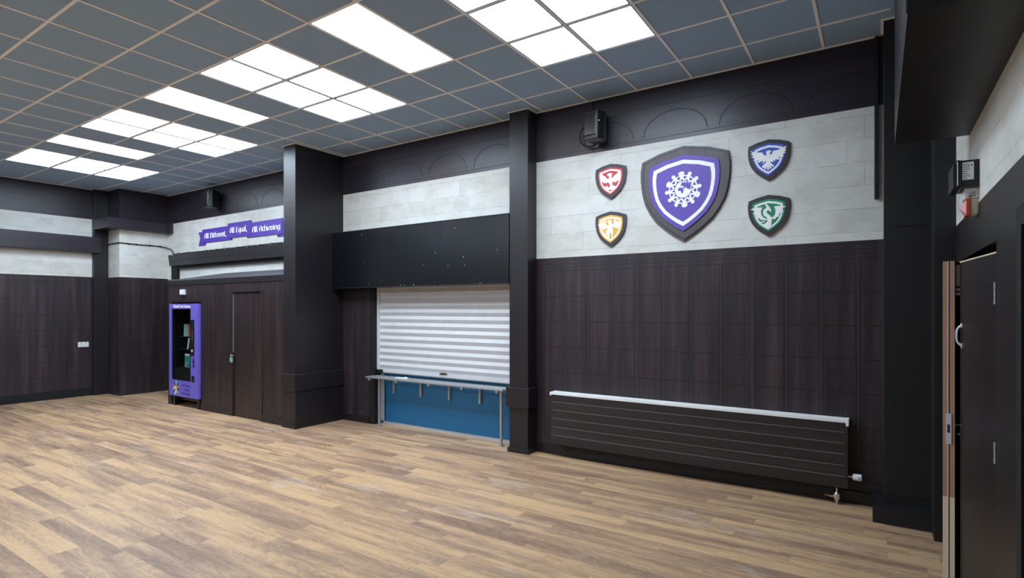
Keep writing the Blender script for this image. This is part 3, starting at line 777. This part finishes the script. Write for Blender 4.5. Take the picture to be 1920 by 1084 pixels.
for a in range(12):
    th = 2*PI*a/12+.2; c_, s_ = math.cos(th), math.sin(th); m = M.get(cols[a], M['multi'])
    P = [(.04, -.008), (.085, -.020), (.125, -.016), (.135, 0), (.125, .016), (.085, .020), (.04, .008)]
    k.prism([(cx+(u*c_-v*s_)*.80, cz+u*s_+v*c_) for u, v in P], VY-.0018, VY, m)
k.disc(cx, cz, .036, VY-.0020, VY, M['limec'], 16); k.build('flower_emblem', dr)['label'] = 'ring of coloured petals around a lime centre'
for r_, z in enumerate((.70, 1.03, 1.26, 1.49)):
    MB().box(c0, c1, 5.13, 5.76, z-.012, z-.002, M['pitch']).build('shelf', t)
k = MB()
for xx in (VX0+.06, VX1-.10):
    for yy in (5.08, 5.66): k = MB().box(xx, xx+.07, yy, yy+.07, 0, .19, M['plastic'], .004); k.build('leg', t)
MB().box(VX0+.05, VX1-.04, 5.16, 5.19, .10, .19, M['plastic']).build('kick_board', t)

def book(x, y, z, w_, h_, th, rz, tilt, mat, spots, label):
    b = thing('book', (x, y, z), label, 'book', 'books inside the vending machine')
    cb = MB().box(-w_/2, w_/2, 0, .003, 0, h_, mat).box(-w_/2, w_/2, th-.003, th, 0, h_, mat).box(-w_/2, -w_/2+.003, 0, th, 0, h_, mat)
    for (a0, a1, b0, b1, m2) in spots: cb.box(-w_/2+a0*w_, -w_/2+a1*w_, -.001, 0, b0*h_, b1*h_, m2)
    for nm, m in (('cover', cb), ('pages', MB().box(-w_/2+.003, w_/2-.004, .003, th-.003, .003, h_-.003, M['white']))):
        o = m.build(nm, None, origin=(0, 0, 0)); o.parent = b; o.location = (0, 0, 0)
    b.rotation_euler = (tilt, 0, rz)
book(-10.45, 5.16, 1.261, .13, .22, .03, .5, -.05, M['beige'], [(.1, .5, .1, .9, M['teal']), (.6, .9, .05, .95, M['redb'])], 'narrow beige book on the top shelf inside the vending machine')
book(-10.46, 5.16, 1.031, .17, .20, .025, -.45, -.12, M['multi'], [(.3, .8, .45, .9, M['redb']), (.2, .5, .1, .3, M['redb'])], 'pale blue book with red picture in the vending machine')
book(-10.44, 5.15, .700, .19, .24, .02, -.05, -.04, M['teal'], [(0, 1, .9, 1, M['white']), (.1, .9, .45, .8, M['green']), (.25, .45, .05, .3, M['yellow']), (.6, .8, .05, .25, M['inkp'])], 'teal picture book on the lowest shelf inside the vending machine')

# ---------------------------------------------------------------- shields on the stone
HALF = [(0, 0), (.55, .048), (.964, .1156), (1.0, .22), (1.0, .32), (.975, .42), (.947, .493), (.89, .585), (.77, .69), (.62, .785), (.42, .868), (.2, .945), (0, 1.0)]
def outline(cx, top, w_, h_):
    r = [(cx+x*w_/2, top-t*h_) for x, t in HALF]; l = [(cx-x*w_/2, top-t*h_) for x, t in HALF[1:-1]]
    return r+l[::-1]
RED_BIRD = [[(-0.123,-0.077),(-0.109,-0.106),(-0.084,-0.123),(-0.055,-0.143),(-0.038,-0.168),(-0.021,-0.172),(0.003,-0.181),(-0.002,-0.212),(-0.036,-0.208),(-0.057,-0.223),(-0.055,-0.206),(-0.082,-0.216),(-0.077,-0.198),(-0.109,-0.2),(-0.096,-0.185),(-0.128,-0.183),(-0.111,-0.169),(-0.135,-0.155),(-0.118,-0.152),(-0.14,-0.131),(-0.121,-0.134),(-0.143,-0.106),(-0.121,-0.118),(-0.133,-0.094),(-0.121,-0.098)],[(-0.007,-0.171),(0.012,-0.174),(0.031,-0.163),(0.046,-0.142),(0.074,-0.128),(0.093,-0.109),(0.112,-0.078),(0.118,-0.103),(0.128,-0.109),(0.124,-0.128),(0.132,-0.14),(0.119,-0.152),(0.126,-0.166),(0.112,-0.173),(0.119,-0.187),(0.098,-0.189),(0.107,-0.204),(0.084,-0.198),(0.088,-0.215),(0.065,-0.205),(0.065,-0.223),(0.043,-0.213),(0.017,-0.21),(-0.007,-0.198)],[(-0.021,-0.172),(-0.014,-0.152),(-0.016,-0.136),(-0.031,-0.138),(-0.038,-0.127),(-0.031,-0.112),(-0.012,-0.106),(0.008,-0.111),(0.012,-0.101),(0.015,-0.114),(0.029,-0.113),(0.017,-0.129),(0.021,-0.148),(0.012,-0.174),(0.017,-0.203),(0.029,-0.229),(0.031,-0.261),(0.046,-0.249),(0.053,-0.263),(0.069,-0.261),(0.05,-0.294),(0.024,-0.314),(0.027,-0.291),(0.008,-0.303),(-0.002,-0.288),(-0.026,-0.303),(-0.007,-0.328),(-0.055,-0.289),(-0.079,-0.261),(-0.057,-0.243),(-0.055,-0.264),(-0.048,-0.265),(-0.038,-0.241),(-0.028,-0.267),(-0.012,-0.265),(-0.002,-0.248),(-0.012,-0.224),(-0.031,-0.204)]]
YELLOW_BIRD = [[(-0.058,-0.095),(-0.056,-0.131),(-0.034,-0.16),(-0.015,-0.166),(-0.019,-0.201),(-0.034,-0.2),(-0.046,-0.181),(-0.07,-0.206),(-0.068,-0.189),(-0.099,-0.211),(-0.092,-0.187),(-0.119,-0.196),(-0.109,-0.176),(-0.136,-0.179),(-0.124,-0.162),(-0.148,-0.155),(-0.131,-0.147),(-0.156,-0.145),(-0.121,-0.13),(-0.082,-0.109)],[(0.047,-0.093),(0.081,-0.118),(0.109,-0.132),(0.144,-0.148),(0.109,-0.152),(0.137,-0.172),(0.104,-0.167),(0.121,-0.186),(0.09,-0.183),(0.109,-0.207),(0.081,-0.2),(0.057,-0.19),(0.028,-0.178),(0.014,-0.173),(0.024,-0.16),(0.043,-0.144)],[(-0.041,-0.11),(-0.019,-0.103),(0.014,-0.095),(0.014,-0.124),(0.026,-0.151),(0.028,-0.187),(0.036,-0.25),(0.024,-0.294),(0.012,-0.302),(0.014,-0.253),(0.0,-0.239),(-0.01,-0.265),(-0.01,-0.314),(-0.027,-0.304),(-0.034,-0.272),(-0.048,-0.244),(-0.058,-0.243),(-0.034,-0.2),(-0.029,-0.174),(-0.019,-0.148),(-0.022,-0.125),(-0.031,-0.124)],[(-0.112,-0.221),(-0.097,-0.209),(-0.094,-0.241),(-0.082,-0.205),(-0.08,-0.242),(-0.058,-0.248),(-0.044,-0.271),(-0.024,-0.313),(-0.068,-0.279)]]
BLUE_EAGLE = [[(-0.168,-0.088),(-0.15,-0.099),(-0.123,-0.109),(-0.091,-0.116),(-0.055,-0.121),(-0.043,-0.144),(-0.027,-0.157),(-0.017,-0.156),(-0.017,-0.139),(-0.023,-0.121),(-0.011,-0.112),(0.009,-0.109),(0.024,-0.116),(0.03,-0.127),(0.022,-0.124),(0.015,-0.129),(0.013,-0.148),(0.016,-0.157),(0.032,-0.147),(0.044,-0.119),(0.071,-0.119),(0.102,-0.111),(0.133,-0.099),(0.162,-0.088),(0.151,-0.11),(0.139,-0.121),(0.162,-0.122),(0.147,-0.137),(0.133,-0.143),(0.156,-0.149),(0.137,-0.161),(0.122,-0.165),(0.139,-0.182),(0.118,-0.191),(0.087,-0.188),(0.108,-0.209),(0.083,-0.211),(0.06,-0.204),(0.062,-0.22),(0.04,-0.214),(0.046,-0.228),(0.028,-0.228),(0.024,-0.219),(0.015,-0.221),(0.024,-0.236),(0.048,-0.261),(0.048,-0.273),(0.036,-0.274),(0.02,-0.257),(0.028,-0.279),(0.026,-0.292),(0.016,-0.288),(0.009,-0.264),(0.007,-0.293),(-0.003,-0.301),(-0.011,-0.291),(-0.013,-0.26),(-0.023,-0.289),(-0.033,-0.29),(-0.035,-0.266),(-0.043,-0.274),(-0.055,-0.27),(-0.055,-0.255),(-0.035,-0.236),(-0.019,-0.221),(-0.029,-0.206),(-0.043,-0.23),(-0.055,-0.224),(-0.045,-0.208),(-0.063,-0.206),(-0.079,-0.216),(-0.107,-0.212),(-0.083,-0.194),(-0.115,-0.193),(-0.14,-0.186),(-0.115,-0.179),(-0.131,-0.165),(-0.16,-0.148),(-0.136,-0.149),(-0.144,-0.133),(-0.166,-0.119),(-0.144,-0.122),(-0.152,-0.105)]]
GREEN_DRAGON = [[(-0.166,-0.13),(-0.136,-0.118),(-0.099,-0.113),(-0.055,-0.118),(-0.067,-0.151),(-0.065,-0.185),(-0.047,-0.215),(-0.019,-0.231),(0.001,-0.23),(-0.003,-0.247),(-0.039,-0.239),(-0.067,-0.239),(-0.079,-0.219),(-0.101,-0.221),(-0.099,-0.197),(-0.109,-0.181),(-0.142,-0.176),(-0.121,-0.156),(-0.136,-0.135)],[(0.05,-0.119),(0.095,-0.115),(0.129,-0.121),(0.158,-0.13),(0.126,-0.135),(0.122,-0.156),(0.137,-0.179),(0.11,-0.178),(0.095,-0.196),(0.098,-0.218),(0.071,-0.224),(0.065,-0.24),(0.026,-0.235),(0.024,-0.224),(0.044,-0.217),(0.06,-0.197),(0.064,-0.167),(0.06,-0.137)],[(-0.023,-0.084),(-0.003,-0.101),(0.02,-0.133),(0.02,-0.146),(0.028,-0.147),(0.024,-0.177),(0.016,-0.163),(0.005,-0.151),(-0.011,-0.152),(-0.017,-0.164),(-0.007,-0.182),(0.016,-0.204),(0.028,-0.224),(0.03,-0.259),(0.026,-0.301),(0.001,-0.338),(-0.023,-0.323),(-0.055,-0.29),(-0.027,-0.275),(-0.007,-0.255),(-0.003,-0.234),(-0.015,-0.218),(-0.039,-0.201),(-0.049,-0.174),(-0.043,-0.144),(-0.023,-0.129),(-0.015,-0.117),(-0.029,-0.094)],[(-0.075,-0.262),(-0.043,-0.268),(-0.027,-0.245),(-0.037,-0.242),(-0.047,-0.257),(-0.077,-0.256)]]
CONTINENTS = [[(-0.018,0.072),(0.007,0.075),(0.031,0.069),(0.049,0.072),(0.072,0.046),(0.082,0.022),(0.072,-0.007),(0.054,-0.002),(0.044,0.006),(0.026,0.02),(0.012,0.019),(0.021,-0.001),(0.007,0.003),(-0.002,0.021),(0.007,0.038),(-0.011,0.038),(-0.03,0.047),(-0.011,0.061)],[(-0.053,0.01),(-0.035,0.024),(-0.007,0.018),(0.007,-0.006),(0.0,-0.033),(-0.01,-0.048),(-0.025,-0.012),(-0.053,-0.011)]]

def shield_small(cx, top, mat, polys, label, bird_label, board='boardd'):
    t = thing('shield_plaque', (cx, YF-.02, top-.402), label, 'shield', None)
    MB().prism(outline(cx, top, .374, .402), YF-.025, YF, M[board]).build('backing_board', t)
    f = MB().prism(outline(cx, top-.040, .296, .314), YF-.029, YF-.025, M[mat]).build('field', t)
    MB().ring(outline(cx, top-.060, .258, .276), outline(cx, top-.080, .222, .236), YF-.0305, YF-.029, M['white']).build('border_line', f)
    b = MB()
    for q_, p in enumerate(polys): b.prism([(cx+x, top+z) for x, z in p], YF-.033-.0004*q_, YF-.029, M['white'])
    b.build('emblem', f)['label'] = bird_label
shield_small(-2.543, 3.408, 'red', RED_BIRD, 'small red shield with white phoenix, upper left of the big shield', 'white phoenix with raised wings')
shield_small(-2.543, 2.867, 'yellow', YELLOW_BIRD, 'small yellow shield with white bird, lower left of the big shield', 'white bird rising from flames')
shield_small(-.895, 3.410, 'sblue', BLUE_EAGLE, 'small blue shield with white eagle, upper right of the big shield', 'white eagle with spread wings', 'boardk')
shield_small(-.895, 2.869, 'green', GREEN_DRAGON, 'small green shield with white dragon, lower right of the big shield', 'white winged dragon', 'boardk')

cx, top = -1.718, 3.481
t = thing('shield_plaque', (cx, YF-.03, 2.469), 'large purple shield with globe and ring of white figures on grey board', 'shield')
MB().prism(outline(cx, top, .94, 1.012), YF-.022, YF, M['board']).build('backing_board', t)
MB().prism(outline(cx+.013, top-.026, .905, .962), YF-.029, YF-.022, M['board']).build('raised_board', t)
MB().ring(outline(cx+.013, top-.026, .905, .962), outline(cx+.013, top-.032, .893, .950), YF-.0296, YF-.029, M['line']).build('groove_line', t)
f = MB().prism(outline(cx, top-.102, .742, .800), YF-.041, YF-.029, M['purple']).build('field', t)
MB().ring(outline(cx, top-.151, .654, .698), outline(cx, top-.192, .578, .612), YF-.0430, YF-.041, M['white']).build('border_line', f)
gz = 3.017; R = .086; y0 = YF-.0430; y1 = YF-.041; lift = 0
g = MB().disc(cx, gz, R, y0, y1, M['white'], 40)
for p in CONTINENTS: g.prism([(cx+x, gz+z) for x, z in p], y0-.001, y0, M['purple'])
g.build('globe', f)['label'] = 'white globe with purple continents'
def quad(m, a, b, wa, wb):
    a, b = Vector(a), Vector(b); d_ = (b-a).normalized(); n_ = Vector((-d_.y, d_.x))
    global lift
    lift = (lift+1) % 7
    m.prism([tuple(a+n_*wa), tuple(b+n_*wb), tuple(b-n_*wb), tuple(a-n_*wa)], y0-.0004-.0002*lift, y1, M['white'])
for a in range(12):
    th = PI/2+.10-2*PI*(a+.0)/12
    er = Vector((math.cos(th), math.sin(th))); et = Vector((-er.y, er.x)); C0 = Vector((cx, gz))
    P = lambda r_, s_: tuple(C0+er*r_+et*s_)
    m = MB(); hx = P(.172, 0)
    m.disc(hx[0], hx[1], .0205, y0-.0025, y1, M['white'], 14)
    quad(m, P(.162, 0), P(.122, 0), .011, .015)
    quad(m, P(.136, .004), P(.092, .021), .011, .008); quad(m, P(.136, -.004), P(.092, -.021), .011, .008)
    quad(m, P(.151, 0), P(.138, .041), .009, .006); quad(m, P(.151, 0), P(.138, -.041), .009, .006)
    if a in (0, 4, 6, 10):      # figures with bunches in their hair
        for s_ in (-1, 1):
            q = P(.176, .022*s_); m.disc(q[0], q[1], .0095, y0-.0021, y1, M['white'], 10); q = P(.160, .024*s_); m.disc(q[0], q[1], .0075, y0-.0023, y1, M['white'], 10)
    m.build('figure', f)

# ---------------------------------------------------------------- motto ribbon over the cupboard
YR = YF-.02
t = thing('motto_ribbon', (-10.0, YR, 3.03), 'purple ribbon sign with white blackletter motto on the stone', 'sign')
m = MB()
m.prism([(-11.494, 3.303), (-11.335, 3.300), (-11.335, 3.08), (-11.235, 3.077), (-11.235, 3.029), (-11.494, 3.028), (-11.428, 3.173)], YR+.006, YF, M['rpurple'])
m.build('ribbon_tail', t); m = MB()
m.prism([(-8.83, 3.30), (-8.53, 3.30), (-8.60, 3.165), (-8.53, 3.025), (-8.83, 3.025)], YR+.006, YF, M['rpurple'])
m.build('ribbon_tail', t)
m = MB(); m2 = None
m.box(-11.341, -10.285, YR, YF, 3.077, 3.345, M['rpurple']); m.box(-10.404, -9.647, YR-.006, YF, 3.113, 3.390, M['rpurple']); m.box(-9.770, -8.692, YR, YF, 3.074, 3.345, M['rpurple'])
m.build('ribbon', t)
m = MB()
for (a, b, c, d_) in ((-11.335, -11.235, 3.029, 3.077), (-10.404, -10.285, 3.077, 3.113), (-9.770, -9.665, 3.074, 3.113), (-8.835, -8.69, 3.028, 3.074)):
    q = -1 if a in (-9.770, -8.835) else 1
    m.prism([(b, c), (b, d_), (a, d_)] if q > 0 else [(a, c), (a, d_), (b, d_)], YR-.002 if a > -11 else YR+.003, YR+.006, M['purpled'])
    m.build('ribbon_fold', t)['label'] = 'dark purple fold'; m = MB()
GL = {
 'A': (3.6, [[(0, .2), (0, 5.4), (1.4, 7.0), (2.8, 5.6), (2.8, .2)], [(0, 3.1), (2.8, 3.1)]]),
 'l': (1.75, [[(0, 7.3), (0, .9), (.7, .2)]]),
 'D': (3.9, [[(0, .3), (0, 6.8)], [(-.3, 6.8), (1.8, 6.5), (3.0, 5.0), (3.0, 2.2), (1.8, .6), (-.3, .3)]]),
 'i': (1.75, [[(0, 4.8), (0, .9), (.6, .2)], [(-.15, 6.4), (.15, 6.7)]]),
 'f': (2.3, [[(0, .1), (0, 6.2), (1.3, 7.2)], [(-.6, 4.7), (1.2, 4.7)]]),
 'e': (3.0, [[(0, 2.5), (2.2, 3.1), (2.2, 4.2), (1.2, 5.0), (0, 4.0), (0, 1.2), (1.0, .2), (2.2, 1.0)]]),
 'r': (2.4, [[(0, .1), (0, 4.9)], [(0, 4.0), (1.2, 5.0), (1.8, 4.4)]]),
 'n': (3.2, [[(0, .1), (0, 4.9)], [(0, 3.9), (1.3, 5.0), (2.4, 4.0), (2.4, .1)]]),
 't': (2.3, [[(0, 6.6), (0, 1.0), (.9, .2), (1.4, .6)], [(-.6, 4.7), (1.2, 4.7)]]),
 ',': (1.6, [[(.2, .5), (-.1, -1.2)]]),
 'E': (3.4, [[(0, .3), (0, 6.8)], [(0, 6.8), (2.3, 6.8)], [(0, 3.6), (1.9, 3.6)], [(0, .3), (2.4, .3)]]),
 'q': (3.2, [[(2.3, -1.9), (2.3, 4.6), (1.1, 5.0), (0, 4.0), (0, 1.2), (1.0, .2), (2.2, 1.0)]]),
 'u': (3.2, [[(0, 4.9), (0, 1.2), (1.0, .2), (2.3, 1.1)], [(2.3, 4.9), (2.3, .1)]]),
 'a': (3.2, [[(.2, 4.5), (1.3, 5.0), (2.3, 4.2), (2.3, .1)], [(2.2, 3.0), (1.0, 2.8), (0, 1.8), (.3, .5), (1.1, .2), (2.2, 1.0)]]),
 'c': (2.8, [[(2.1, 4.3), (1.2, 5.0), (0, 4.0), (0, 1.2), (1.1, .2), (2.2, .9)]]),
 'h': (3.2, [[(0, .1), (0, 7.3)], [(0, 3.9), (1.3, 5.0), (2.4, 4.0), (2.4, .1)]]),
 'v': (3.2, [[(0, 4.9), (0, 1.2), (1.2, .1), (2.4, 1.2), (2.4, 3.9), (1.4, 5.0)]]),
 'g': (3.2, [[(2.3, 4.9), (2.3, -1.2), (1.2, -2.0), (0, -1.5)], [(2.3, 4.6), (1.0, 5.0), (0, 4.0), (0, 1.2), (1.0, .2), (2.2, 1.0)]]),
 ' ': (2.0, [])}
def blackletter(txt, x0, x1, zb, hgt, y0):
    tot = sum(GL[c][0] for c in txt)-.9; sx = (x1-x0)/tot; sz = hgt/7.0; m = MB(); u = .35
    nib = (.52, .30); cnt = 0
    for c in txt:
        for st in GL[c][1]:
            for (a, b) in zip(st, st[1:]):
                q = [(a[0]-nib[0], a[1]-nib[1]), (a[0]+nib[0], a[1]+nib[1]), (b[0]+nib[0], b[1]+nib[1]), (b[0]-nib[0], b[1]-nib[1])]
                dz = [(x0+(u+p[0])*sx, zb+p[1]*sz) for p in q]
                ar = abs(sum(dz[i][0]*dz[(i+1) % 4][1]-dz[(i+1) % 4][0]*dz[i][1] for i in range(4)))
                cnt += 1
                if ar > 1e-7: m.prism(dz, y0-.0022-.00004*(cnt % 11), y0, M['white'])
                for p in (a, b):   # diamond joint so the pen stroke stays whole
                    w_ = .34; cnt += 1; m.prism([(x0+(u+p[0]+dx*w_*1.3)*sx, zb+(p[1]+dy*w_)*sz) for dx, dy in ((0, -1), (1, 0), (0, 1), (-1, 0))], y0-.0018+.00003*(cnt % 9), y0, M['white'])
        u += GL[c][0]
    return m
L = MB()
for (s_, a, b, zb, h_, yy) in (('All Different,', -11.245, -10.47, 3.160, .098, YR), ('All Equal,', -10.325, -9.765, 3.200, .100, YR-.006), ('All Achieving', -9.595, -8.775, 3.160, .098, YR)):
    blackletter(s_, a, b, zb, h_, yy).build('lettering', t)['label'] = 'white lettering: '+s_
